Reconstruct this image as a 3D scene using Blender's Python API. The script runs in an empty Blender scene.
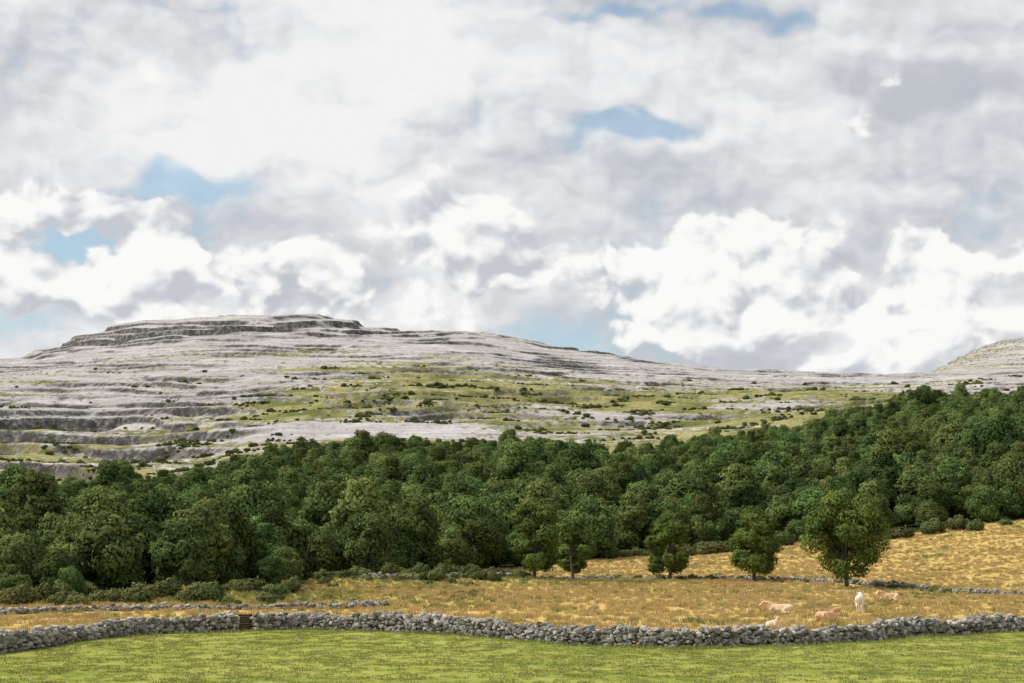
import bpy, bmesh, math, random
import numpy as np
from mathutils import Vector

random.seed(7)
rng = np.random.default_rng(11)
scene = bpy.context.scene
H_EYE = 6.5
PITCH = math.radians(7.95)
F = 1422.0

# ------------------------------------------------------------------ helpers
def link(o, parent=None):
    scene.collection.objects.link(o)
    if parent is not None:
        o.parent = parent
    return o

def fast_mesh(name, verts, faces, smooth=False, attrs=None):
    me = bpy.data.meshes.new(name)
    verts = np.ascontiguousarray(verts, dtype=np.float32)
    faces = np.ascontiguousarray(faces, dtype=np.int32)
    m, k = faces.shape
    me.vertices.add(len(verts)); me.vertices.foreach_set('co', verts.ravel())
    me.loops.add(m * k); me.loops.foreach_set('vertex_index', faces.ravel())
    me.polygons.add(m)
    me.polygons.foreach_set('loop_start', np.arange(0, m * k, k, dtype=np.int32))
    me.polygons.foreach_set('loop_total', np.full(m, k, dtype=np.int32))
    me.polygons.foreach_set('use_smooth', np.full(m, smooth, dtype=bool))
    me.update(calc_edges=True)
    if attrs:
        for an, arr in attrs.items():
            arr = np.asarray(arr, dtype=np.float32)
            if arr.ndim == 1:
                a = me.attributes.new(an, 'FLOAT', 'POINT'); a.data.foreach_set('value', arr)
            else:
                a = me.attributes.new(an, 'FLOAT_COLOR', 'POINT'); a.data.foreach_set('color', arr.ravel())
    return me

def perlin(x, y, seed=0):
    xi = np.floor(x).astype(np.int64); yi = np.floor(y).astype(np.int64)
    fx = x - xi; fy = y - yi
    def g(ix, iy, dx, dy):
        h = (ix * 374761393 + iy * 668265263 + seed * 144269504) & 0xffffffff
        h = ((h ^ (h >> 13)) * 1274126177) & 0xffffffff
        h = h ^ (h >> 16)
        a = h * (2 * math.pi / 4294967296.0)
        return np.cos(a) * dx + np.sin(a) * dy
    u = fx * fx * fx * (fx * (fx * 6 - 15) + 10); v = fy * fy * fy * (fy * (fy * 6 - 15) + 10)
    a = g(xi, yi, fx, fy); b = g(xi + 1, yi, fx - 1, fy)
    c = g(xi, yi + 1, fx, fy - 1); d = g(xi + 1, yi + 1, fx - 1, fy - 1)
    return (a + (b - a) * u + ((c + (d - c) * u) - (a + (b - a) * u)) * v) * 1.5

def fbm(x, y, octv=4, seed=0, gain=0.5):
    s = 0; a = 1; t = 0
    for i in range(octv):
        s = s + a * perlin(x * 2 ** i, y * 2 ** i, seed + i * 17); t += a; a *= gain
    return s / t

def sstep(a, b, x):
    t = np.clip((x - a) / (b - a), 0, 1)
    return t * t * (3 - 2 * t)

def pchip(xk, V, xq):
    xk = np.asarray(xk, float); V = np.asarray(V, float)
    h = np.diff(xk); sh = (-1,) + (1,) * (V.ndim - 1)
    d = np.diff(V, axis=0) / h.reshape(sh)
    m = np.zeros_like(V)
    w = np.where(d[:-1] * d[1:] > 0, 2 * d[:-1] * d[1:] / (d[:-1] + d[1:] + 1e-12 * np.sign(d[:-1])), 0)
    m[1:-1] = w; m[0] = d[0]; m[-1] = d[-1]
    xq = np.clip(xq, xk[0], xk[-1])
    i = np.clip(np.searchsorted(xk, xq) - 1, 0, len(xk) - 2)
    t = ((xq - xk[i]) / h[i]).reshape(sh); hh = h[i].reshape(sh)
    return ((2 * t**3 - 3 * t**2 + 1) * V[i] + (t**3 - 2 * t**2 + t) * hh * m[i]
            + (-2 * t**3 + 3 * t**2) * V[i + 1] + (t**3 - t**2) * hh * m[i + 1])

# ------------------------------------------------------------------ terrain survey
def tane(row):
    return math.tan(PITCH + math.atan((341.5 - row) / F))
PXS = [-500, 0, 80, 150, 300, 450, 600, 750, 900, 1024, 1500]
LINES = {
    300: [560, 562, 562, 562, 562, 562, 560, 552, 541, 529, 520],
    450: [514, 514, 514, 512, 508, 503, 504, 496, 476, 462, 440],
    600: [490, 497, 496, 492, 481, 475, 480, 468, 442, 428, 400],
    720: [478, 486, 485, 481, 465, 461, 467, 458, 424, 413, 390],
    850: [460, 470, 467, 463, 449, 450, 457, 450, 418, 410, 385],
    1000: [434, 444, 444, 442, 428, 430, 435, 427, 409, 402, 385],
    1250: [400, 408, 410, 408, 400, 396, 404, 400, 394, 388, 375],
    1500: [378, 382, 379, 375, 368, 369, 380, 386, 384, 378, 365],
    1800: [366, 366, 358, 352, 347, 350, 365, 376, 377, 372, 355],
    2000: [364, 361, 350, 341, 335, 337, 355, 371, 374, 370, 350],
    2120: [364, 359, 346, 337, 331, 331, 353, 370, 373, 369, 350],
    2400: [380, 378, 365, 350, 345, 350, 368, 382, 384, 380, 370],
    3200: [400, 400, 400, 400, 400, 400, 400, 398, 384, 358, 350],
    6000: [470] * 11,
}
ug = np.linspace(-1.2, 1.2, 961)
uk = (np.array(PXS) - 512) / F
Yk = [0, 170, 235]; Vk = []
Vk.append(np.zeros_like(ug)); Vk.append(np.zeros_like(ug))
Vk.append(pchip(uk, np.array([0, 0, 0, 0, 0, 0, 0.2, 0.7, 1.8, 3.0, 5.0]), ug))
for Y, rows in LINES.items():
    z = np.array([H_EYE + Y * tane(r) for r in rows])
    Yk.append(Y); Vk.append(pchip(uk, z, ug))
yg = np.arange(0, 6001, 5.0)
TAB = pchip(np.array(Yk, float), np.array(Vk), yg)

def base_h(X, Y):
    Yc = np.clip(Y, 1, 5999)
    u = np.clip(X / np.maximum(Yc, 60), -1.199, 1.199)
    fu = (u + 1.2) / (ug[1] - ug[0]); fy = Yc / 5.0
    i = np.clip(fu.astype(int), 0, len(ug) - 2); j = np.clip(fy.astype(int), 0, len(yg) - 2)
    a = fu - i; b = fy - j
    return (TAB[j, i] * (1 - a) * (1 - b) + TAB[j, i + 1] * a * (1 - b)
            + TAB[j + 1, i] * (1 - a) * b + TAB[j + 1, i + 1] * a * b)

def gblob(X, Y, cx, cy, rx, ry):
    return np.exp(-((X - cx) / rx) ** 2 - ((Y - cy) / ry) ** 2)

def terr(s, step, flat=0.22, r0=0.80, r1=0.97):
    t = s / step; fl = np.floor(t); f = t - fl
    return step * (fl + flat * f + (1 - flat) * sstep(r0, r1, f))

def height(X, Y, cliff=None):
    X = np.asarray(X, float); Y = np.asarray(Y, float)
    z = base_h(X, Y)
    uu = X / np.maximum(Y, 1)
    e = fbm(X / 60, Y / 60, 3, 5) * 0.25
    d = np.sqrt(((X + 445) / 215) ** 2 + ((Y - 2120) / 160) ** 2) + e * 0.4
    z = z + 11 * sstep(1.04, 0.97, d) + 8 * sstep(0.82, 0.72, d)
    d2 = np.sqrt(((X + 450) / 270) ** 2 + ((Y - 2150) / 240) ** 2) + e * 0.3
    z = z + 6 * sstep(1.05, 0.98, d2)
    d3 = np.sqrt(((X - 1360) / 430) ** 2 + ((Y - 3250) / 300) ** 2) + e * 0.2
    z = z + 24 * sstep(1.15, 0.82, d3) + 12 * sstep(.84, .76, d3)
    m = sstep(330, 900, Y)
    z = z + m * fbm(X / 160, Y / 160, 4, 3) * 6
    z = z + sstep(40, 120, Y) * fbm(X / 22, Y / 22, 3, 8) * 0.22
    z = z + 1.6 * gblob(X, Y, -14, 214, 20, 9) + 1.0 * gblob(X, Y, -34, 165, 22, 10)
    # limestone terraces
    ht = sstep(860, 1000, Y + 300 * sstep(-0.18, -0.27, uu))
    n = fbm(X / 130, Y / 130, 4, 21) * 9
    left = sstep(-0.14, -0.24, uu) * sstep(1450, 1200, Y)
    n2 = fbm(X / 24, Y / 24, 3, 33) * 2.0
    nl = fbm(X / 240, Y / 240, 3, 27) * 16
    za = terr(z + n + nl + n2, 17.0, 0.2, 0.86, 0.97) - n - nl - n2 * 0.4
    wl = .5 + .5 * sstep(-.25, .1, fbm(X / 90, Y / 120, 3, 41))
    za = z + (za - z) * wl
    nw = fbm(X / 300, Y / 300, 3, 29) * 22
    zb = terr(z + n + nw + n2 * .7, 11.0, 0.25, 0.84) - n - nw - n2 * 0.3
    zc = terr(zb + n2, 2.9, 0.35, 0.7) - n2
    wz = 0.2 + 0.6 * sstep(-.2, .3, fbm(X / 200, Y / 150, 3, 37))
    zt = za * left + ((1 - wz) * z + wz * (.6 * zb + .4 * zc)) * (1 - left)
    z = z * (1 - ht) + zt * ht
    z = z + ht * fbm(X / 9, Y / 9, 3, 39) * .6
    return z

# ------------------------------------------------------------------ node helper
class NT:
    def __init__(s, nt): s.nt = nt; nt.nodes.clear()
    def n(s, t, props=None, **ins):
        nd = s.nt.nodes.new(t)
        for k, v in (props or {}).items(): setattr(nd, k, v)
        for k, v in ins.items():
            key = int(k[1:]) if (k[0] == 'i' and k[1:].isdigit()) else k.replace('_', ' ')
            sock = nd.inputs[key]
            if isinstance(v, bpy.types.NodeSocket): s.nt.links.new(v, sock)
            else: sock.default_value = v
        return nd
    def m(s, op, a, b=0.0, c=0.0, clamp=False):
        return s.n('ShaderNodeMath', {'operation': op, 'use_clamp': clamp}, i0=a, i1=b, i2=c).outputs[0]
    def vm(s, op, a, b=(0, 0, 0), c=(0, 0, 0)):
        return s.n('ShaderNodeVectorMath', {'operation': op}, i0=a, i1=b, i2=c).outputs[0]
    def mix(s, f, a, b, bt='MIX'):
        nd = s.nt.nodes.new('ShaderNodeMix'); nd.data_type = 'RGBA'; nd.blend_type = bt
        for idx, v in ((0, f), (6, a), (7, b)):
            if isinstance(v, bpy.types.NodeSocket): s.nt.links.new(v, nd.inputs[idx])
            else: nd.inputs[idx].default_value = (v if not isinstance(v, tuple) or len(v) == 4 else (*v, 1))
        return nd.outputs[2]
    def ss(s, x, a, b, o0=0.0, o1=1.0):
        return s.n('ShaderNodeMapRange', {'interpolation_type': 'SMOOTHSTEP'}, i0=x, i1=a, i2=b, i3=o0, i4=o1).outputs[0]
    def noise(s, vec, scale, detail=4.0, rough=0.5, dist=0.0, dim='3D'):
        return s.n('ShaderNodeTexNoise', {'noise_dimensions': dim}, Vector=vec, Scale=scale, Detail=detail, Roughness=rough, Distortion=dist)
    def attr(s, name):
        return s.n('ShaderNodeAttribute', {'attribute_name': name})

def new_mat(name):
    m = bpy.data.materials.new(name); m.use_nodes = True
    return m, NT(m.node_tree)

def diffuse_out(t, c, nrm=None):
    b = t.n('ShaderNodeBsdfDiffuse', None, Color=c)
    if nrm is not None: t.nt.links.new(nrm, b.inputs['Normal'])
    t.n('ShaderNodeOutputMaterial', None, Surface=b.outputs[0])

# ------------------------------------------------------------------ materials
def mat_field():
    m, t = new_mat('pasture_and_hay')
    P = t.n('ShaderNodeNewGeometry').outputs['Position']
    sep = t.n('ShaderNodeSeparateColor', None, Color=t.attr('zone').outputs['Color'])
    gold, wood, nS = sep.outputs[0], sep.outputs[1], sep.outputs[2]
    nB = t.noise(P, 1.5, 4, 0.7, dim='2D').outputs[0]; nC = t.noise(P, 8.0, 2, 0.7, dim='2D').outputs[0]
    g = t.mix(nS, (0.165, 0.205, 0.036), (0.31, 0.31, 0.075))
    g = t.mix(t.ss(nB, 0.45, 0.72, 0, 0.5), g, (0.36, 0.35, 0.13))
    g = t.mix(t.ss(nC, 0.45, 0.75, 0, 0.45), g, (0.12, 0.16, 0.03))
    y = t.mix(nS, (0.53, 0.38, 0.135), (0.41, 0.295, 0.10))
    y = t.mix(t.ss(nB, 0.5, 0.75, 0, 0.5), y, (0.58, 0.45, 0.21))
    y = t.mix(t.ss(nC, 0.5, 0.8, 0, 0.45), y, (0.32, 0.19, 0.075))
    c = t.mix(gold, g, y)
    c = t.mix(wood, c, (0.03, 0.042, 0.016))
    bump = t.n('ShaderNodeBump', None, Height=nB, Strength=0.5, Distance=0.3)
    diffuse_out(t, c, bump.outputs[0]); return m

def mat_hill():
    m, t = new_mat('limestone_hillside')
    gm = t.n('ShaderNodeNewGeometry'); P = gm.outputs['Position']; NRM = gm.outputs['Normal']
    sep = t.n('ShaderNodeSeparateColor', None, Color=t.attr('zone').outputs['Color'])
    veg, tone, tone2 = sep.outputs[0], sep.outputs[1], sep.outputs[2]
    hf = t.noise(P, 0.16, 6, 0.74).outputs[0]
    strat = t.noise(t.vm('MULTIPLY', P, (0.012, 0.012, 0.55)), 1.0, 4, 0.75).outputs[0]
    hg = t.mix(tone, (0.125, 0.135, 0.048), (0.30, 0.27, 0.125))
    hg = t.mix(t.ss(hf, 0.50, 0.66, 0, .8), hg, (0.065, 0.082, 0.028))
    r = t.mix(t.ss(strat, 0.35, 0.65), (0.315, 0.30, 0.298), (0.50, 0.48, 0.472))
    r = t.mix(t.ss(tone2, 0.35, 0.8, 0, .45), r, (0.30, 0.282, 0.272))
    r = t.mix(t.ss(hf, 0.50, 0.68, 0, 0.8), r, (0.165, 0.155, 0.13))
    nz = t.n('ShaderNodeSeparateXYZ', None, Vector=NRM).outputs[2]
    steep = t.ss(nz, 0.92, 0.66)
    r = t.mix(t.m('MULTIPLY', steep, t.ss(hf, 0.36, 0.55, 0.55, 1.0)), r, (0.07, 0.066, 0.06))  # cliff shade put into the rock colour: steep faces painted darker
    v = t.m('MULTIPLY_ADD', t.m('SUBTRACT', hf, 0.5), 1.9, veg)
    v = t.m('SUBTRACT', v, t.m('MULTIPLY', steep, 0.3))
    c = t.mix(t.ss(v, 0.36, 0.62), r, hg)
    bump = t.n('ShaderNodeBump', None, Height=t.noise(P, 0.3, 3, .7).outputs[0], Strength=0.8, Distance=2.4)
    diffuse_out(t, c, bump.outputs[0]); return m

def mat_leaf(name, dark, light, trans=0.3, hue=0.03, vr=(0.75, .6)):
    m, t = new_mat(name)
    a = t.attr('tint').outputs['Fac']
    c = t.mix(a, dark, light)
    if hue:
        oi = t.n('ShaderNodeObjectInfo').outputs['Random']
        c = t.n('ShaderNodeHueSaturation', None, Hue=t.m('MULTIPLY_ADD', oi, hue, 0.5 - hue * 0.5),
                Value=t.m('MULTIPLY_ADD', t.m('FRACT', t.m('MULTIPLY', oi, 7.31)), vr[1], vr[0]), Saturation=0.95, Color=c).outputs[0]
    d = t.n('ShaderNodeBsdfDiffuse', None, Color=c)
    tr = t.n('ShaderNodeBsdfTranslucent', None, Color=c)
    mx = t.n('ShaderNodeMixShader', None, i0=trans, i1=d.outputs[0], i2=tr.outputs[0])
    t.n('ShaderNodeOutputMaterial', None, Surface=mx.outputs[0])
    return m

def mat_simple(name, c1, c2, scale=4.0, rough=0.9, bump=0.3, coord='Object'):
    m, t = new_mat(name)
    tc = t.n('ShaderNodeTexCoord').outputs[coord]
    n1 = t.noise(tc, scale, 4, 0.65).outputs[0]
    c = t.mix(t.ss(n1, 0.35, 0.65), c1, c2)
    bp = t.n('ShaderNodeBump', None, Height=n1, Strength=bump, Distance=0.05)
    b = t.n('ShaderNodeBsdfPrincipled', None, Base_Color=c, Roughness=rough, Normal=bp.outputs[0])
    b.inputs['Specular IOR Level'].default_value = 0.2
    t.n('ShaderNodeOutputMaterial', None, Surface=b.outputs[0])
    return m

def mat_stone():
    m, t = new_mat('dry_limestone')
    tc = t.n('ShaderNodeNewGeometry').outputs['Position']
    a = t.attr('tint').outputs['Fac']
    c = t.mix(a, (0.10, 0.095, 0.085), (0.47, 0.445, 0.41))
    n1 = t.noise(tc, 3.5, 4, 0.7).outputs[0]; n2 = t.noise(tc, 0.9, 3, 0.7).outputs[0]
    c = t.mix(t.ss(n1, 0.50, 0.68, 0, 0.7), c, (0.09, 0.087, 0.072))
    c = t.mix(t.ss(n2, 0.53, 0.68, 0, 0.5), c, (0.14, 0.145, 0.07))
    diffuse_out(t, c); return m

M_FIELD = mat_field(); M_HILL = mat_hill()
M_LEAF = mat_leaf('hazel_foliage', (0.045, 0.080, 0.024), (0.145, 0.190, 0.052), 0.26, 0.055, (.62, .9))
M_LEAFH = mat_leaf('ash_foliage', (0.055, 0.098, 0.022), (0.18, 0.235, 0.052), 0.3, 0.02, (.95, .2))
M_SCRUB = mat_leaf('scrub_foliage', (0.065, 0.09, 0.030), (0.17, 0.185, 0.065), 0.2, 0.05)
M_BARK = mat_simple('bark', (0.06, 0.05, 0.04), (0.13, 0.115, 0.09), 6)
M_STONE = mat_stone()
M_GOLD = mat_leaf('dry_grass', (0.39, 0.275, 0.095), (0.62, 0.48, 0.22), 0.3, 0.02, (.8, .35))
M_RUSH = mat_leaf('rush_grass', (0.15, 0.165, 0.045), (0.36, 0.32, 0.11), 0.3, 0.03)
M_GREEN = mat_leaf('pasture_blades', (0.17, 0.205, 0.04), (0.34, 0.35, 0.11), 0.3, 0.02, (.8, .35))

# ------------------------------------------------------------------ masks
def front_edge(u):
    px = u * F + 512
    return np.interp(px, [-900, -300, 0, 120, 220, 300, 335, 420, 490, 590, 620, 800, 1024, 1500],
                     [110, 125, 148, 158, 172, 196, 224, 240, 268, 300, 308, 314, 318, 318])
def back_edge(u):
    px = u * F + 512
    return np.interp(px, [-900, 0, 150, 220, 300, 400, 500, 570, 600, 640, 700, 900, 1024, 1500],
                     [570, 580, 600, 660, 760, 800, 810, 790, 720, 790, 840, 860, 900, 900])

def veg_mask(X, Y, Z):
    u = X / np.maximum(Y, 60); px = u * F + 512
    v = 0.26 + 0.24 * fbm(X / 220, Y / 160, 3, 61)
    v = v + 0.72 * fbm(X / 150 + 4, Z / 8, 4, 63, .6)                      # strips following the beds
    v = v + 0.50 * sstep(750, 850, Y) * sstep(1660, 1220, Y) * sstep(160, 340, px) * sstep(1040, 880, px)
    v = v + 0.42 * gblob(px, Y, 430, 1470, 80, 150) + .2 * gblob(px, Y, 620, 1300, 200, 110)
    v = v - 1.0 * gblob(px, Y, 370, 995, 150, 62)
    v = v - 0.5 * gblob(px, Y, 640, 1130, 90, 40) - 0.45 * gblob(px, Y, 760, 1230, 70, 50)
    v = v - 0.5 * gblob(px, Y, 560, 1190, 60, 30)
    v = v + 0.35 * gblob(px, Y, 430, 2090, 80, 70) + 0.25 * gblob(px, Y, 180, 1700, 130, 60) + .25 * gblob(px, Y, 330, 1750, 160, 50)
    v = v + 0.36 * sstep(1350, 1000, Y) * sstep(320, 150, px)
    v = v - 0.14 * sstep(1600, 1750, Y)
    v = v + 0.30 * sstep(2500, 2900, Y)
    return v

# ------------------------------------------------------------------ terrain mesh
rowsY = np.concatenate([np.linspace(-300, 55, 40), np.linspace(57, 350, 330), np.linspace(352, 800, 160),
                        np.linspace(802, 2300, 640), np.linspace(2310, 3600, 200), np.linspace(3620, 6000, 30)])
cu = np.concatenate([np.linspace(-1.1, -0.40, 90)[:-1], np.linspace(-0.40, 0.40, 760), np.linspace(0.40, 1.1, 90)[1:]])
YY, UU = np.meshgrid(rowsY, cu, indexing='ij')
XX = UU * (np.maximum(YY, 0) + 300)
ny, nx = YY.shape
X = XX.ravel(); Y = YY.ravel()
Z = height(X, Y)
WALLP = np.array([(-60, 52), (-44, 60), (-35, 70), (-30.5, 80), (-29.5, 84), (-27.6, 97), (-24.2, 102.4), (-20, 103.5), (-15.8, 108), (-8, 103.5),
                  (-0.8, 97.2), (3.1, 92.5), (7.9, 90), (11.5, 89), (18.2, 91.6), (23.5, 95.2), (28.9, 100), (37.3, 105.7), (50, 112), (75, 121), (110, 130)], float)
wy = np.interp(X, WALLP[:, 0], WALLP[:, 1])
gold = sstep(-0.3, 0.5, Y - wy)
u_ = X / np.maximum(Y, 60)
fe = front_edge(u_) + fbm(X / 15, Y / 15, 2, 71) * 6
be = back_edge(u_) + fbm(X / 60, Y / 60, 3, 72) * 60
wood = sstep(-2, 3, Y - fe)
rock = sstep(-8, 8, Y - be)
gold = gold * (1 - 0.9 * np.clip(gblob(X, Y, -12, 212, 26, 12) + gblob(X, Y, -38, 158, 26, 10), 0, 1))
gold = gold * (1 - 0.55 * sstep(0.1, 0.5, fbm(X / 14, Y / 7, 3, 91)))
nS = sstep(-.35, .35, fbm(X / 9, Y / 3.2, 4, 97, .6))
tone = sstep(-.35, .35, fbm(X / 45, Y / 45, 5, 98, .6))
isrock = rock > 0.5
zr = np.where(isrock, veg_mask(X, Y, Z), gold)
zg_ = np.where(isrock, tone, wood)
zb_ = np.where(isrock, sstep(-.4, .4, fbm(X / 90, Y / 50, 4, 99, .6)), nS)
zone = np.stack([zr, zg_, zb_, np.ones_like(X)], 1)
idx = np.arange(ny * nx).reshape(ny, nx)
faces = np.stack([idx[:-1, :-1], idx[:-1, 1:], idx[1:, 1:], idx[1:, :-1]], -1).reshape(-1, 4)
me = fast_mesh('terrain', np.stack([X, Y, Z], 1), faces, True, {'zone': zone})
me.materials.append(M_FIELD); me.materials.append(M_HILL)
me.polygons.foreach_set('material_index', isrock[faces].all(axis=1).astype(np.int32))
terrain = link(bpy.data.objects.new('terrain', me))

# ------------------------------------------------------------------ tubes
def tube(path, radii, seg=8):
    path = np.asarray(path, float); n = len(path)
    vs = []; fs = []
    for i in range(n):
        d = path[min(i + 1, n - 1)] - path[max(i - 1, 0)]
        d = d / (np.linalg.norm(d) + 1e-9)
        ref = np.array([0, 0, 1.0]) if abs(d[2]) < 0.9 else np.array([0, 1.0, 0])
        a = np.cross(ref, d); a /= np.linalg.norm(a); b = np.cross(d, a)
        r = radii[i]
        ra, rb = (r if isinstance(r, tuple) else (r, r))
        for k in range(seg):
            th = 2 * math.pi * k / seg
            vs.append(path[i] + a * math.cos(th) * ra + b * math.sin(th) * rb)
    for i in range(n - 1):
        for k in range(seg):
            k2 = (k + 1) % seg
            fs.append((i * seg + k, i * seg + k2, (i + 1) * seg + k2, (i + 1) * seg + k))
    return np.array(vs), np.array(fs)

# ------------------------------------------------------------------ trees
def tree_mesh(name, seed, Ht, R, zb, nlobes, nleaf, leaf, lm, up=0.35, trunk_r=0.22, topheavy=0.0, lr_=(.28, .50), soft=1.0):
    r = np.random.default_rng(seed)
    zc = zb + (Ht - zb) * .38; ht_, hb_ = Ht - zc, zc - zb
    cen = []; rad = []
    for i in range(nlobes):
        lr = R * r.uniform(*lr_)
        h = r.uniform(-1, 1) if r.uniform() < .6 else r.uniform(0, 1)
        prof = math.sqrt(1 - h * h * .92) * (1 - topheavy * max(h, 0)) if h > 0 else 1 - .32 * h * h
        rr = r.uniform(0.15, 1.0) ** 0.5; th = r.uniform(0, 6.2832)
        zz = zc + (h * (ht_ - lr * .8) if h > 0 else h * (hb_ - lr * .5))
        cen.append(np.array([math.cos(th) * max(R - lr, .1) * rr * prof, math.sin(th) * max(R - lr, .1) * rr * prof, zz])); rad.append(lr)
    cen = np.array(cen); rad = np.array(rad)
    V = []; Fc = []; base = 0
    zt = zc + ht_ * .6
    tp = [(0, 0, -0.4), (r.normal() * .08, r.normal() * .08, zb * 0.6), (r.normal() * .2, r.normal() * .2, zc), (r.normal() * .3, r.normal() * .3, zt)]
    v, f = tube(tp, [trunk_r * 1.35, trunk_r, trunk_r * .7, trunk_r * .25], 7)
    V.append(v); Fc.append(f); base += len(v)
    for i in range(min(nlobes, 14)):
        s = r.uniform(0.25, 0.75)
        st = np.array(tp[1]) * (1 - s) + np.array(tp[2]) * s
        mid = st * 0.5 + cen[i] * 0.5 + np.array([0, 0, -0.3])
        v, f = tube([st, mid, cen[i]], [trunk_r * .4, trunk_r * .24, trunk_r * .08], 5)
        V.append(v); Fc.append(f + base); base += len(v)
    nb = base; nbf = sum(len(q) for q in Fc)
    w = rad ** 2; li = r.choice(nlobes, nleaf, p=w / w.sum())
    d = r.normal(size=(nleaf, 3)); d[:, 2] += up; d /= np.linalg.norm(d, axis=1)[:, None]
    ph = r.uniform(0, 6.28, (nlobes, 3))[li]
    lump = 1 + 0.20 * np.sin(d[:, 0] * 5 + ph[:, 0]) * np.sin(d[:, 1] * 5 + ph[:, 1]) + 0.11 * np.sin(d[:, 2] * 9 + ph[:, 2])
    rr = (r.uniform(0.1, 1, nleaf) ** 0.3) * lump
    stray = r.uniform(size=nleaf) < 0.06
    rr[stray] *= r.uniform(1.05, 1.28, stray.sum())
    c = cen[li] + d * (rad[li] * rr)[:, None] * np.array([1, 1, 0.88])
    c[:, 2] = np.maximum(c[:, 2], 0.05)
    nrm = d * 1.1 + r.normal(size=(nleaf, 3)) * 0.45; nrm /= np.linalg.norm(nrm, axis=1)[:, None]
    a = np.cross(nrm, r.normal(size=(nleaf, 3))); a /= np.linalg.norm(a, axis=1)[:, None]
    b = np.cross(nrm, a)
    s = leaf * r.uniform(0.5, 1.3, nleaf)[:, None]
    q = np.stack([c - a * s, c - b * s * .6 + nrm * s * .12, c + a * s, c + b * s * .6 + nrm * s * .12], 1).reshape(-1, 3)
    fl = np.arange(nleaf * 4).reshape(-1, 4) + base
    V.append(q); Fc.append(fl)
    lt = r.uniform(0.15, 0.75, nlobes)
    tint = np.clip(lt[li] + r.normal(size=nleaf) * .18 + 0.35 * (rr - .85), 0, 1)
    tall = np.concatenate([np.zeros(nb), np.repeat(tint, 4)])
    me = fast_mesh(name, np.concatenate(V), np.concatenate(Fc), True, {'tint': tall})
    cn = c - np.array([0, 0, zc * .7]); cn /= np.linalg.norm(cn, axis=1)[:, None]
    vn = nrm * .6 + soft * (d * .5 + cn * .45); vn /= np.linalg.norm(vn, axis=1)[:, None]
    bn = np.zeros((nb, 3))
    me.normals_split_custom_set_from_vertices(np.concatenate([bn, np.repeat(vn, 4, axis=0)]).tolist())
    me.materials.append(lm); me.materials.append(M_BARK)
    mi = np.zeros(len(me.polygons), dtype=np.int32); mi[:nbf] = 1
    me.polygons.foreach_set('material_index', mi)
    return me

def instancer(name, parent, child_mesh, child_name, pts, scl):
    n = len(pts)
    th = rng.uniform(0, 2 * math.pi, n)
    ca, sa = np.cos(th), np.sin(th)
    h = scl * 0.5
    q = []
    for sx, sy in ((-1, -1), (1, -1), (1, 1), (-1, 1)):
        dx = (sx * ca - sy * sa) * h; dy = (sx * sa + sy * ca) * h
        q.append(np.stack([pts[:, 0] + dx, pts[:, 1] + dy, pts[:, 2]], 1))
    v = np.stack(q, 1).reshape(-1, 3)
    me = fast_mesh(name, v, np.arange(n * 4).reshape(-1, 4))
    o = link(bpy.data.objects.new(name, me), parent)
    o.instance_type = 'FACES'; o.use_instance_faces_scale = True; o.instance_faces_scale = 1.0
    o.show_instancer_for_render = False; o.show_instancer_for_viewport = False
    link(bpy.data.objects.new(child_name, child_mesh), o)
    return o

def scatter_grid(x0, x1, y0, y1, sp):
    gx, gy = np.meshgrid(np.arange(x0, x1, sp), np.arange(y0, y1, sp))
    gx = gx.ravel(); gy = gy.ravel()
    return gx + rng.uniform(-.45, .45, len(gx)) * sp, gy + rng.uniform(-.45, .45, len(gy)) * sp

def empty(name):
    return link(bpy.data.objects.new(name, None))

# woodland
px_, py_ = scatter_grid(-500, 560, 110, 920, 7.3)
u = px_ / py_
fe = front_edge(u) + fbm(px_ / 15, py_ / 15, 2, 71) * 6
be = back_edge(u) + fbm(px_ / 60, py_ / 60, 3, 72) * 60
ok = (py_ > fe) & (py_ < be) & (np.abs(u) < 0.52)
thin = sstep(110, 0, be - py_) * .5 + .30 * sstep(.12, .4, fbm(px_ / 50, py_ / 50, 3, 173))
ok &= rng.uniform(size=len(px_)) > thin
px_, py_, be, fe = px_[ok], py_[ok], be[ok], fe[ok]
pz = height(px_, py_) - 0.3
size = np.exp(rng.normal(size=len(px_)) * .27).clip(.5, 1.8)
size *= np.interp(py_, [130, 300, 600, 850], [1.08, 1.06, 0.96, 0.80])
size *= 1 + 0.45 * fbm(px_ / 45, py_ / 45, 2, 55)
size *= np.where((py_ - fe) < 6, 0.78, 1.0)
size *= np.where((px_ / py_ < -0.14) & (py_ < 320), 0.84, 1.0)
size *= np.where((px_ / py_ < -0.2) & (py_ > 420), 0.80, 1.0)
size *= 1 - .4 * sstep(80, 0, be - py_)
woodland = empty('woodland')
variants = [
    ('a', 101, 9.4, 4.5, 0.6, 18, 12000, .245, 0.1), ('b', 102, 7.9, 4.8, 0.4, 20, 12000, .245, 0.0), ('c', 103, 10.6, 4.0, 0.9, 17, 11500, .24, 0.25),
    ('d', 104, 7.4, 4.1, 0.3, 15, 10000, .24, 0.0), ('e', 105, 9.4, 5.1, 0.6, 22, 14000, .25, 0.1), ('f', 106, 8.6, 4.2, 0.5, 14, 10500, .24, 0.15),
    ('g', 107, 8.4, 4.6, 0.4, 13, 11500, .245, 0.0)]
vi = rng.integers(0, len(variants), len(px_))
for k, (nm, sd, Ht, R, zb, nl, nlf, lf, th_) in enumerate(variants):
    mk = vi == k
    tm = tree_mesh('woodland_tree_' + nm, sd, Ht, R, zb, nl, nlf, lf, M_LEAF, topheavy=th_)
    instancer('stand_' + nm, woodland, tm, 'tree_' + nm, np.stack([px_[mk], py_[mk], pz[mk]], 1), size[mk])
NTREES = len(px_)

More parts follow.
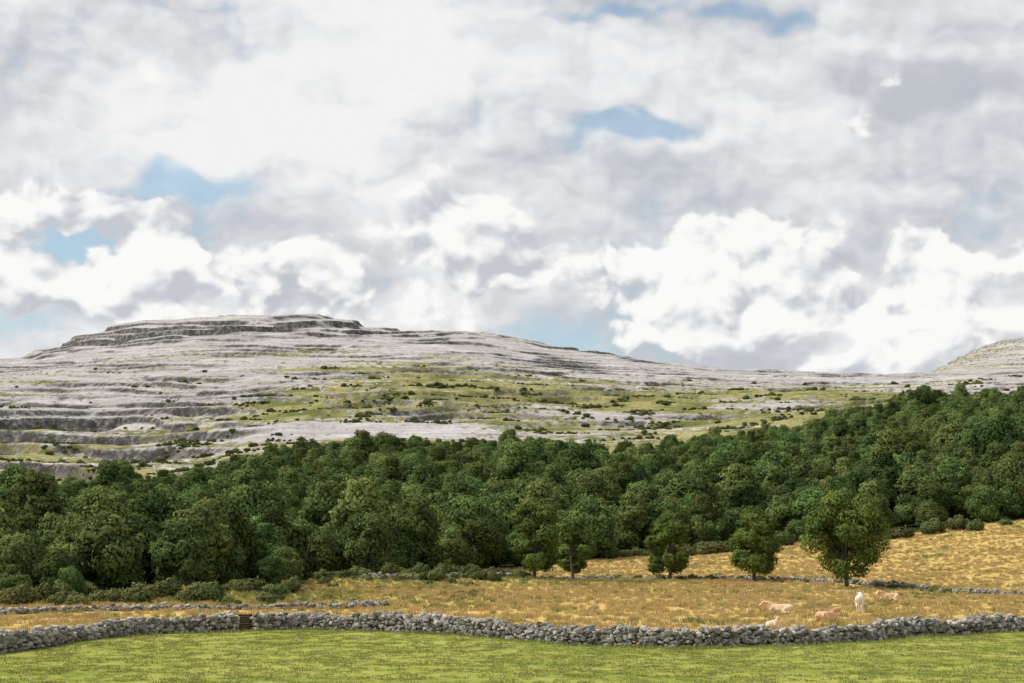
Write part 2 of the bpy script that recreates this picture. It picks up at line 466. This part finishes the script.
# hillside scrub
bush_a = tree_mesh('bush_a', 201, 2.4, 2.2, 0.0, 12, 2400, .19, M_SCRUB, trunk_r=.05)
bush_b = tree_mesh('bush_b', 202, 1.7, 2.5, 0.0, 14, 2400, .19, M_SCRUB, trunk_r=.05)
bx, by = scatter_grid(-700, 700, 560, 1650, 3.6)
u = bx / by
be = back_edge(u) + fbm(bx / 60, by / 60, 3, 72) * 60
ok = (by > be) & (np.abs(u) < .45); bx, by, be = bx[ok], by[ok], be[ok]
bz = height(bx, by)
vm = veg_mask(bx, by, bz)
cl = fbm(bx / 42, by / 30, 4, 77, .55) + .34 * sstep(150, 0, by - be) - np.interp(by, [640, 1000, 1300, 1650], [0, .02, .08, .26])
prob = sstep(.2, .5, vm) * sstep(0.13, 0.25, cl)
ok = rng.uniform(size=len(bx)) < prob * .9
bx, by, bz = bx[ok], by[ok], bz[ok] - .15
bs = rng.uniform(.35, .95, len(bx)) * (1 + .9 * (rng.uniform(size=len(bx)) < .15))
scrub = empty('hillside_scrub')
hf = rng.uniform(size=len(bx)) < .5
for nm, msh, mk in (('a', bush_a, hf), ('b', bush_b, ~hf)):
    instancer('scrub_' + nm, scrub, msh, 'bush_' + nm, np.stack([bx[mk], by[mk], bz[mk]], 1), bs[mk])

# bank bushes and brambles
WALL2 = np.array([(-22, 209), (-12, 207), (-2, 212), (6, 226), (14.4, 236), (22, 233), (30, 228), (38, 217), (47.5, 202), (53, 184), (59, 168), (72, 158), (95, 150)], float)
def along(P, n, jit):
    seg = np.linalg.norm(np.diff(P, axis=0), axis=1); cs = np.concatenate([[0], np.cumsum(seg)])
    s = rng.uniform(0, cs[-1], n)
    return np.interp(s, cs, P[:, 0]) + rng.normal(size=n) * jit, np.interp(s, cs, P[:, 1]) + rng.normal(size=n) * jit
ex, ey = along(WALL2, 110, 0.9)
e2x = rng.uniform(-34, 2, 80); e2y = 216 + rng.normal(size=80) * 6
e3x = rng.uniform(-62, -24, 90); e3y = 158 + rng.normal(size=90) * 8 + (e3x + 24) * 0.25
fx = rng.uniform(10, 110, 46); fy = 308 + rng.normal(size=46) * 3.5
e4x = rng.uniform(-26, -4, 26); e4y = rng.uniform(150, 200, 26)
qx = np.concatenate([ex, e2x, e3x, fx, e4x]); qy = np.concatenate([ey, e2y, e3y, fy, e4y])
qs = np.concatenate([rng.uniform(.15, .45, 110), rng.uniform(.25, .8, 80), rng.uniform(.2, 1.0, 90), rng.uniform(.4, 1.5, 46), rng.uniform(.15, .35, 26)])
qz = height(qx, qy) - .1
bram = empty('bramble_hedge')
hf = rng.uniform(size=len(qx)) < .5
for nm, msh, mk in (('a', bush_a, hf), ('b', bush_b, ~hf)):
    instancer('bramble_' + nm, bram, msh, 'bramble_bush_' + nm, np.stack([qx[mk], qy[mk], qz[mk]], 1), qs[mk])

# individual trees in the hedge line
for (tx, ty, Ht, R, zb, nl, nlf, sd, th_) in [
        (44.2, 190, 13.2, 6.6, 1.4, 46, 34000, 311, 0.1), (36.2, 215, 11.0, 5.1, 1.2, 32, 23000, 302, 0.1),
        (24.7, 225, 11.4, 4.5, 1.3, 30, 21000, 303, 0.25), (3.3, 215, 12.6, 4.9, 1.4, 32, 23000, 304, 0.2), (9.4, 224, 10.6, 4.1, 1.2, 26, 18000, 305, 0.2)]:
    tm = tree_mesh('ash_tree_mesh', sd, Ht, R, zb, nl, nlf, .20, M_LEAFH, topheavy=th_, trunk_r=.28, lr_=(.17, .32))
    o = link(bpy.data.objects.new('ash_tree', tm))
    o.location = (tx, ty, float(height(np.array([tx]), np.array([ty]))[0]))

# ------------------------------------------------------------------ dry stone walls
bpy.ops.mesh.primitive_ico_sphere_add(subdivisions=2, radius=1)
ico = bpy.context.object
IV = np.array([v.co[:] for v in ico.data.vertices]); IF = np.array([p.vertices[:] for p in ico.data.polygons])
bpy.data.objects.remove(ico)
TEMPL = []
for k in range(16):
    p = np.sign(IV) * np.abs(IV) ** rng.uniform(.5, .9)
    p = p + rng.normal(size=p.shape) * 0.10
    p *= rng.uniform(.8, 1.2, 3)
    TEMPL.append(p)
TEMPL = np.array(TEMPL)

def stones(cx, cy, cz, sx, sy, sz, yaw, tilt):
    n = len(cx)
    t = TEMPL[rng.integers(0, 16, n)] * np.stack([sx, sy, sz], 1)[:, None, :]
    ct, st = np.cos(tilt)[:, None], np.sin(tilt)[:, None]
    x, y, z = t[..., 0], t[..., 1], t[..., 2]
    x, z = x * ct - z * st, x * st + z * ct
    c, s = np.cos(yaw)[:, None], np.sin(yaw)[:, None]
    x, y = x * c - y * s, x * s + y * c
    v = np.stack([x + cx[:, None], y + cy[:, None], z + cz[:, None]], -1).reshape(-1, 3)
    f = (IF[None] + (np.arange(n) * len(IV))[:, None, None]).reshape(-1, 3)
    return v, f

def stone_wall(P, hgt, name, gap=None, stone=0.24, rubble=0.0, hvar=0.15):
    seg = np.linalg.norm(np.diff(P, axis=0), axis=1); cs = np.concatenate([[0], np.cumsum(seg)])
    L = cs[-1]
    sq = np.linspace(0, L, int(L / .5)); xs = np.interp(sq, cs, P[:, 0]); ys = np.interp(sq, cs, P[:, 1])
    kern = np.ones(9) / 9
    for _ in range(2):
        xs[4:-4] = np.convolve(xs, kern, 'valid'); ys[4:-4] = np.convolve(ys, kern, 'valid')
    xs = xs + perlin(sq / 6, sq * 0, 3) * .5; ys = ys + perlin(sq / 5, sq * 0 + 9, 4) * .5
    def at(s): return np.interp(s, sq, xs), np.interp(s, sq, ys)
    A = []
    courses = max(2, int(round(hgt / (stone * 1.1))))
    hs = np.arange(0, L + 1, .5)
    hv = hgt * (1 + hvar * 2 * fbm(hs / 5.0, hs * 0 + 3.3, 4, 5, .75))
    for c in range(courses + 3):
        for side in (-1, 0, 1):
            if side == 0 and c < courses - 2: continue
            s = 0.0
            while s < L:
                w = stone * (random.uniform(.4, 1.1) if random.random() < .85 else random.uniform(1.1, 1.7))
                s += w * 1.7
                loc = float(np.interp(s, hs, hv))
                zf = (c + .5) * stone * 1.08 + random.uniform(-.09, .09)
                if zf > loc + random.uniform(-.14, .12): continue
                if gap and gap[0] < s < gap[1]: continue
                if random.random() < rubble * (.25 + c / courses): continue
                off = side * (0.36 - 0.16 * zf / hgt) + random.uniform(-.08, .08)
                A.append((s, off, zf, w, random.uniform(.15, .28), stone * random.uniform(.4, .8), random.gauss(0, .32)))
    nr = int(L * .5)
    for _ in range(nr):
        A.append((random.uniform(0, L), random.choice((-1, 1)) * random.uniform(.45, .8), random.uniform(.02, .1), stone * random.uniform(.3, .8), stone * random.uniform(.3, .8), stone * random.uniform(.3, .6), random.gauss(0, .5)))
    A = np.array(A)
    if gap: A = A[~((A[:, 0] > gap[0]) & (A[:, 0] < gap[1]))]
    x0, y0 = at(A[:, 0]); x1, y1 = at(A[:, 0] + .3); yaw = np.arctan2(y1 - y0, x1 - x0)
    cx = x0 - np.sin(yaw) * A[:, 1]; cy = y0 + np.cos(yaw) * A[:, 1]
    g = height(x0, y0)
    v, f = stones(cx, cy, g + A[:, 2], A[:, 3], A[:, 4], A[:, 5], yaw + rng.normal(size=len(A)) * .3, A[:, 6])
    tint = np.repeat(np.clip(rng.normal(.42, .28, len(A)) + .3 * (A[:, 2] / hgt - .5), 0, 1), len(IV))
    me = fast_mesh(name + '_mesh', v, f, False, {'tint': tint})
    me.materials.append(M_STONE)
    return link(bpy.data.objects.new(name, me)), at

segl = np.concatenate([[0], np.cumsum(np.linalg.norm(np.diff(WALLP, axis=0), axis=1))])
sg = np.interp(-19.3, WALLP[:, 0], segl)
w1, at1 = stone_wall(WALLP, 1.05, 'dry_stone_wall', gap=(sg - .75, sg + .75), stone=.22, hvar=.24)
w2, _ = stone_wall(WALL2, .6, 'dry_stone_wall', stone=.22, rubble=.55, hvar=.5)
WALL3 = np.array([(-52, 120), (-42, 131), (-34, 134), (-25, 136), (-17, 137), (-12, 140)], float)
w3, _ = stone_wall(WALL3, .5, 'dry_stone_wall', stone=.22, rubble=.55, hvar=.5)
gx_, gy_ = at1(np.array([sg])); gx_ = float(gx_[0]); gy_ = float(gy_[0])
hx, hy = at1(np.array([sg + .5])); gyaw = math.atan2(float(hy[0]) - gy_, float(hx[0]) - gx_)

def boxes_obj(name, parts, mat, bevel=0.01):
    vs = []; fs = []
    for (cx, cy, cz, sx, sy, sz) in parts:
        b = len(vs)
        for dz in (-1, 1):
            for dy in (-1, 1):
                for dx in (-1, 1):
                    vs.append((cx + dx * sx / 2, cy + dy * sy / 2, cz + dz * sz / 2))
        for q in ((0, 2, 3, 1), (4, 5, 7, 6), (0, 1, 5, 4), (2, 6, 7, 3), (0, 4, 6, 2), (1, 3, 7, 5)):
            fs.append([b + i for i in q])
    me = fast_mesh(name + '_mesh', np.array(vs), np.array(fs)); me.materials.append(mat)
    o = link(bpy.data.objects.new(name, me))
    bm = o.modifiers.new('bevel', 'BEVEL'); bm.width = bevel; bm.segments = 2
    return o
M_WOOD = mat_simple('dark_timber', (0.025, 0.022, 0.018), (0.05, 0.043, 0.036), 8)
boards = boxes_obj('gap_boards', [(-.6, 0, .6, .1, .1, 1.2), (.6, 0, .6, .1, .1, 1.2)] +
                 [(0, .0, .10 + i * .165, 1.09, .03, .155) for i in range(7)], M_WOOD)  # dark boards and posts, an assumed filling for the dark gap in the wall
boards.location = (gx_, gy_, float(height(np.array([gx_]), np.array([gy_]))[0])); boards.rotation_euler = (0, 0, gyaw)

# ------------------------------------------------------------------ grass
def tuft_mesh(name, seed, nb, h, spread, bw, mat):
    r = np.random.default_rng(seed)
    a = r.uniform(0, 6.28, nb); rr = spread * np.sqrt(r.uniform(size=nb))
    bx = rr * np.cos(a); by = rr * np.sin(a)
    hh = h * r.uniform(.5, 1.15, nb); la = r.uniform(0, 6.28, nb); ln = hh * r.uniform(.1, .7, nb)
    wa = r.uniform(0, 3.14, nb); wx = np.cos(wa) * bw * .5; wy_ = np.sin(wa) * bw * .5
    z0 = np.zeros(nb) - .02
    v = np.stack([np.stack([bx - wx, by - wy_, z0], 1), np.stack([bx + wx, by + wy_, z0], 1),
                  np.stack([bx + wx * .7 + ln * .4 * np.cos(la), by + wy_ * .7 + ln * .4 * np.sin(la), hh * .6], 1),
                  np.stack([bx + ln * np.cos(la), by + ln * np.sin(la), hh], 1)], 1).reshape(-1, 3)
    me = fast_mesh(name, v, np.arange(nb * 4).reshape(-1, 4), False, {'tint': np.repeat(r.uniform(0, 1, nb), 4)})
    me.materials.append(mat)
    return me
tg = tuft_mesh('hay_tuft', 401, 44, .34, .45, .04, M_GOLD)
tg2 = tuft_mesh('rush_tuft', 402, 44, .34, .45, .04, M_RUSH)
tn = tuft_mesh('pasture_tuft', 403, 60, .08, .42, .03, M_GREEN)
tx, ty = scatter_grid(-75, 125, 84, 318, 0.95)
wyy = np.interp(tx, WALLP[:, 0], WALLP[:, 1]); u = tx / ty
okg = (ty > wyy + .9) & (ty < front_edge(u) + 4) & (np.abs(u) < .45)
tx, ty = tx[okg], ty[okg]
gr = fbm(tx / 14, ty / 7, 3, 91)
bank = np.clip(gblob(tx, ty, -12, 212, 26, 12) + gblob(tx, ty, -38, 158, 26, 10), 0, 1)
isg = (sstep(0.0, 0.5, gr) * .8 + bank) > rng.uniform(size=len(tx)) * 1.0
keep = rng.uniform(size=len(tx)) < .35 + .5 * sstep(-.2, .4, fbm(tx / 5, ty / 3.5, 3, 93)) + bank
tz = height(tx, ty); ts = rng.uniform(.5, 1.25, len(tx)) * (1 + .4 * sstep(0, .4, fbm(tx / 6, ty / 4, 2, 94)))
meadow = empty('hay_grass')
for nm, msh, mk in (('dry', tg, keep & ~isg), ('green', tg2, keep & isg)):
    instancer('sward_' + nm, meadow, msh, 'tuft_' + nm, np.stack([tx[mk], ty[mk], tz[mk]], 1), ts[mk])
tx, ty = scatter_grid(-48, 52, 56, 112, 0.55)
wyy = np.interp(tx, WALLP[:, 0], WALLP[:, 1])
dw = wyy - ty
okn = (dw > .35) & (rng.uniform(size=len(tx)) < .4 + .3 * sstep(-.1, .4, fbm(tx / 4, ty / 3, 3, 95)) + sstep(1.3, .5, dw))
tx, ty, dw = tx[okn], ty[okn], dw[okn]
past = empty('pasture_grass')
instancer('sward_short', past, tn, 'tuft_short', np.stack([tx, ty, height(tx, ty)], 1),
          rng.uniform(.6, 1.3, len(tx)) * np.where(dw < 1.1, 2.2, 1.0))

# ------------------------------------------------------------------ cattle
def mat_cow(name, c1, c2):
    m, t = new_mat(name)
    tc = t.n('ShaderNodeTexCoord').outputs['Object']
    n1 = t.noise(tc, 2.2, 4, 0.55).outputs[0]; n2 = t.noise(tc, 30, 3, 0.6).outputs[0]
    c = t.mix(t.ss(n1, 0.42, 0.6), c1, c2)
    c = t.mix(t.ss(n2, 0.4, 0.8, 0, 0.3), c, (0.2, 0.13, 0.07))
    b = t.n('ShaderNodeBsdfPrincipled', None, Base_Color=c, Roughness=0.8)
    t.n('ShaderNodeOutputMaterial', None, Surface=b.outputs[0])
    return m
M_HOOF = mat_simple('hoof_horn', (0.05, 0.04, 0.03), (0.09, 0.07, 0.05), 10)
M_NOSE = mat_simple('muzzle_skin', (0.35, 0.2, 0.16), (0.42, 0.26, 0.2), 10)

def cow(loc, yaw, lying, mt, headturn=0.0, scale=1.0):
    parts = []
    def T(p, r, seg=14):
        p = [np.array(q, float) for q in p]; r = [x if isinstance(x, tuple) else (x, x) for x in r]
        d0 = p[0] - p[1]; d0 /= np.linalg.norm(d0); d1 = p[-1] - p[-2]; d1 /= np.linalg.norm(d1)
        a, b = min(r[0]) * .5, min(r[-1]) * .5
        p = [p[0] + d0 * a] + p + [p[-1] + d1 * b]; r = [(r[0][0] * .5, r[0][1] * .5)] + r + [(r[-1][0] * .5, r[-1][1] * .5)]
        parts.append(tube(np.array(p), r, seg))
    dz = -0.66 if lying else 0.0
    k = lambda z: z + dz
    T([(-.93, 0, k(1.14)), (-.80, 0, k(1.10)), (-.5, 0, k(1.06)), (-.15, 0, k(1.0)), (.2, 0, k(.98)), (.5, 0, k(1.02)), (.70, 0, k(1.08)), (.84, 0, k(1.12))],
      [(.17, .17), (.27, .27), (.30, .31), (.35, .37), (.35, .38), (.29, .36), (.21, .29), (.12, .17)], 18)
    hx, hy = math.cos(headturn), math.sin(headturn)
    up = .10 if lying else .02
    nk = [(.50, 0, k(1.12)), (.80, hy * .06, k(1.24 + up)), (1.06, hy * .18, k(1.36 + up))]
    poll = np.array((1.12, hy * .22, k(1.42 + up))); muz = poll + np.array([hx * .42, hy * .42, -.27])
    T(nk, [(.19, .32), (.14, .24), (.11, .16)])
    dd = muz - poll
    T([poll - dd * .1, poll + dd * .05, poll + dd * .3, poll + dd * .62, poll + dd * .9, muz],
      [(.07, .07), (.115, .12), (.12, .135), (.085, .10), (.085, .085), (.07, .065)])
    side = np.array([-hy, hx, 0])
    for s in (-1, 1):
        e0 = poll + side * s * .08 + np.array([0, 0, .02]); e1 = e0 + side * s * .24 + np.array([0, 0, -.04])
        T([e0, (e0 + e1) / 2, e1], [(.03, .03), (.03, .07), (.02, .03)], 8)
        if lying:
            T([(.5, s * .20, .42), (.70, s * .26, .20), (.82, s * .27, .10)], [(.13, .18), (.09, .11), .075], 10)
            T([(.82, s * .27, .10), (.58, s * .33, .07), (.42, s * .35, .06)], [.07, .05, .055], 8)
            T([(-.68, s * .20, .42), (-.42, s * .36, .30), (-.22, s * .42, .17)], [(.20, .26), (.15, .20), .10], 10)
            T([(-.22, s * .42, .15), (-.50, s * .45, .12), (-.72, s * .45, .10)], [.10, .085, .065], 8)
            T([(-.72, s * .46, .09), (-.42, s * .53, .06), (-.24, s * .54, .055)], [.06, .045, .055], 8)
        else:
            ps = s * .06
            T([(.5, s * .16, 1.0), (.52, s * .18, .76), (.55 + ps, s * .17, .46), (.54 + ps, s * .17, .40), (.53 + ps, s * .17, .14), (.56 + ps, s * .17, .07), (.58 + ps, s * .17, 0.03)],
              [(.13, .19), (.09, .12), .07, .062, .048, .055, .062], 10)
            T([(-.70, s * .15, 1.05), (-.54, s * .20, .80), (-.66 - ps, s * .19, .62), (-.83 - ps, s * .17, .48), (-.81 - ps, s * .17, .36), (-.77 - ps, s * .17, .14), (-.74 - ps, s * .17, .07), (-.71 - ps, s * .17, 0.03)],
              [(.17, .24), (.14, .19), (.09, .11), (.06, .075), .055, .048, .055, .062], 10)
    if lying: T([(-.90, 0, .62), (-1.03, .03, .46), (-1.07, .1, .16), (-.98, .25, .08)], [.04, .034, .034, .05], 8)
    else:
        T([(-.90, 0, 1.26), (-1.0, 0, 1.16), (-1.04, .02, .80), (-1.02, .02, .55), (-1.02, .02, .40)], [.045, .038, .03, .05, .03], 8)
        T([(-.45, 0, .78), (-.42, 0, .66)], [(.15, .15), (.1, .1)], 10)
    bm = bmesh.new()
    for v, f in parts:
        bv = [bm.verts.new(p) for p in v]
        for q in f: bm.faces.new([bv[i] for i in q])
        seg = int(f[0][3])
        bm.faces.new(bv[:seg]); bm.faces.new(bv[-seg:])
    bmesh.ops.recalc_face_normals(bm, faces=bm.faces)
    me = bpy.data.meshes.new('cow_body'); bm.to_mesh(me); bm.free(); me.materials.append(mt)
    o = link(bpy.data.objects.new('cow', me))
    rm = o.modifiers.new('fuse', 'REMESH'); rm.mode = 'VOXEL'; rm.voxel_size = 0.026; rm.use_smooth_shade = True
    sm = o.modifiers.new('soften', 'SMOOTH'); sm.iterations = 3; sm.factor = .5
    def blob_(nm, c, r3, mt2):
        m2 = fast_mesh(nm, IV * np.array(r3) + np.array(c), IF, True); m2.materials.append(mt2)
        link(bpy.data.objects.new(nm, m2), o)
    blob_('nose', muz + dd * .05, (.05, .055, .045), M_NOSE)
    for s in (-1, 1):
        blob_('eye', poll + dd * .3 + side * s * .108 + np.array([0, 0, .035]), (.02, .02, .02), M_HOOF)
    z = float(height(np.array([loc[0]]), np.array([loc[1]]))[0])
    o.location = (loc[0], loc[1], z + .03); o.rotation_euler = (0, 0, yaw); o.scale = (scale,) * 3
    return o
C_TAN = mat_cow('tan_hide', (0.48, 0.27, 0.12), (0.66, 0.48, 0.30))
C_CREAM = mat_cow('cream_hide', (0.60, 0.38, 0.20), (0.78, 0.66, 0.50))
C_WHITE = mat_cow('white_hide', (0.70, 0.62, 0.50), (0.76, 0.72, 0.64))
cow((24.1, 130), math.radians(165), True, C_CREAM, 0.6, 1.2)
cow((25.5, 117), math.radians(35), True, C_TAN, 0.3, 1.2)
cow((31.8, 132), math.radians(70), False, C_WHITE, 0.6, 1.15)
cow((41.3, 158), math.radians(200), True, C_CREAM, 0.2, 1.2)
cow((19.1, 105.5), math.radians(60), True, C_CREAM, 0.5, 1.0)

# ------------------------------------------------------------------ sky
SUN_EL = math.radians(52); SUN_AZ = math.radians(268)
world = bpy.data.worlds.new('World'); scene.world = world; world.use_nodes = True
t = NT(world.node_tree)
sky = t.n('ShaderNodeTexSky', {'sky_type': 'NISHITA', 'sun_disc': False, 'sun_elevation': SUN_EL, 'sun_rotation': SUN_AZ, 'dust_density': 1.5})
D = t.n('ShaderNodeTexCoord').outputs['Generated']
sx = t.n('ShaderNodeSeparateXYZ', None, Vector=D)
q = t.m('MAXIMUM', t.m('ADD', sx.outputs[1], 1.0), 0.12)
SY = t.m('DIVIDE', sx.outputs[2], q)
S = t.n('ShaderNodeCombineXYZ', None, X=t.m('DIVIDE', sx.outputs[0], q), Y=SY).outputs[0]
wn = t.noise(S, 28.0, 2, 0.6, dim='2D').outputs['Color']
wc = t.vm('SUBTRACT', wn, (.5, .5, .5))
SW = t.vm('MULTIPLY_ADD', wc, (.042, .026, 0), S)
def blob(px, row, wx, wy):
    a = (px - 512) / F * 1.02; b = tane(row); L = math.sqrt(1 + a * a + b * b)
    cx, cy = a / (L + 1), b / (L + 1)
    fx_, fy_ = 2 * F / wx, 2 * F / wy
    v = t.vm('MULTIPLY_ADD', SW, (fx_, fy_, 0), (-cx * fx_, -cy * fy_, 0))
    d2 = t.n('ShaderNodeVectorMath', {'operation': 'DOT_PRODUCT'}, i0=v, i1=v).outputs['Value']
    return t.m('POWER', 0.36788, d2)
def addall(lst):
    s = 0.0
    for amp, p in lst:
        s = t.m('MULTIPLY_ADD', blob(*p), amp, s)
    return s
Dw = t.vm('MULTIPLY_ADD', S, (2, 2.5, 0), t.vm('MULTIPLY', wc, (.025, .025, 0)))
def hfield(vec, det):
    n_ = t.noise(vec, 9.0, det, 0.55, dim='2D').outputs[0]
    v_ = t.n('ShaderNodeTexVoronoi', {'feature': 'F1', 'normalize': True, 'voronoi_dimensions': '2D'}, Vector=vec, Scale=19.0, Detail=2.0, Roughness=0.5, Lacunarity=2.3).outputs['Distance']
    return t.m('MULTIPLY_ADD', t.m('MULTIPLY', v_, v_), -0.9, n_)
h0 = hfield(Dw, 7); h1 = hfield(t.vm('ADD', Dw, (-0.006, 0.014, 0.0)), 4)
relief = t.m('SUBTRACT', h0, h1)
Ds = t.vm('MULTIPLY_ADD', S, (2, 5.0, 0), t.vm('MULTIPLY', wc, (.09, .09, 0)))
st = t.noise(Ds, 5.0, 5, 0.5, dim='2D').outputs[0]
belt = t.ss(SY, 0.112, 0.135)
whites = addall([(1.25, (120, 262, 120, 62)), (.7, (60, 300, 80, 30)), (1.0, (480, 250, 105, 34)), (.5, (370, 285, 70, 26)), (1.1, (665, 290, 95, 56)),
                 (.95, (880, 300, 100, 28)), (.8, (14, 205, 40, 28)), (.6, (970, 250, 90, 34)), (.5, (780, 225, 70, 24))])
tones = addall([(-1.0, (940, 85, 150, 58)), (-.5, (560, 165, 160, 26)), (-.6, (640, 20, 200, 26)), (-.7, (320, 230, 90, 28)), (-.6, (780, 272, 60, 22)), (-.4, (60, 125, 150, 22)),
                (.5, (300, 110, 220, 45)), (.5, (720, 140, 130, 35)), (.4, (120, 50, 200, 40)), (.3, (440, 60, 150, 30)), (-.6, (860, 345, 180, 20))])
holes = addall([(1.35, (172, 184, 72, 30)), (.85, (632, 120, 60, 20)), (1.15, (58, 236, 50, 24)), (.7, (600, 14, 140, 14)), (.6, (790, 12, 60, 14)),
                (.4, (530, 335, 80, 20)), (.6, (830, 342, 110, 16)), (.6, (15, 322, 60, 22))])
tone = t.m('MULTIPLY_ADD', t.m('SUBTRACT', st, 0.5), 0.95, t.m('MULTIPLY_ADD', belt, 0.06, 0.665))
tone = t.m('MULTIPLY_ADD', relief, 0.6, tone)
tone = t.m('MULTIPLY_ADD', tones, 0.15, tone)
scol = t.mix(t.ss(tone, 0.40, 0.88), (0.52, 0.545, 0.59), (0.89, 0.892, 0.895))
sa = t.m('MULTIPLY_ADD', h0, 0.6, st)
salpha = t.ss(t.m('MULTIPLY_ADD', holes, -0.42, sa), 0.31, 0.59, 0.32, 1.0)
cv = t.m('MULTIPLY_ADD', whites, 0.34, h0); cv = t.m('MULTIPLY_ADD', holes, -0.22, cv); cv = t.m('MULTIPLY_ADD', belt, -0.16, cv)
calpha = t.ss(cv, 0.45, 0.54)
ct = t.m('MULTIPLY_ADD', relief, 2.6, 0.745); ct = t.m('MULTIPLY_ADD', tones, 0.10, ct); ct = t.m('MULTIPLY_ADD', whites, 0.09, ct)
ccol = t.mix(t.ss(ct, 0.42, 0.94), (0.56, 0.585, 0.63), (0.96, 0.955, 0.94))
skc = t.mix(1.0, sky.outputs[0], (1.0, 1.12, 1.04, 1), 'MULTIPLY')
bg1 = t.n('ShaderNodeBackground', None, Color=skc, Strength=0.15)
cl = t.n('ShaderNodeMixShader', None, i0=salpha, i1=bg1.outputs[0], i2=t.n('ShaderNodeBackground', None, Color=scol, Strength=1.0).outputs[0])
m2 = t.n('ShaderNodeMixShader', None, i0=calpha, i1=cl.outputs[0], i2=t.n('ShaderNodeBackground', None, Color=ccol, Strength=1.0).outputs[0])
t.n('ShaderNodeOutputWorld', None, Surface=m2.outputs[0])
world.cycles.sampling_method = 'MANUAL'; world.cycles.sample_map_resolution = 256

sd = bpy.data.lights.new('sun', 'SUN'); sd.energy = 4.3; sd.angle = math.radians(0.55); sd.color = (1.0, 0.95, 0.87)
sun = link(bpy.data.objects.new('sun', sd))
dirv = Vector((math.sin(SUN_AZ) * math.cos(SUN_EL), math.cos(SUN_AZ) * math.cos(SUN_EL), math.sin(SUN_EL)))
sun.rotation_euler = dirv.to_track_quat('Z', 'Y').to_euler(); sun.location = (0, 0, 200)

# ------------------------------------------------------------------ camera
cd = bpy.data.cameras.new('camera'); cd.lens = 50; cd.sensor_width = 36; cd.clip_end = 20000; cd.clip_start = 0.5
cam = link(bpy.data.objects.new('camera', cd)); cam.location = (0, 0, H_EYE)
cam.rotation_euler = (math.pi / 2 + PITCH, 0, 0)
scene.camera = cam
scene.view_settings.view_transform = 'Standard'; scene.view_settings.look = 'None'; scene.view_settings.exposure = 0
print('trees', NTREES, 'scrub', len(bx))
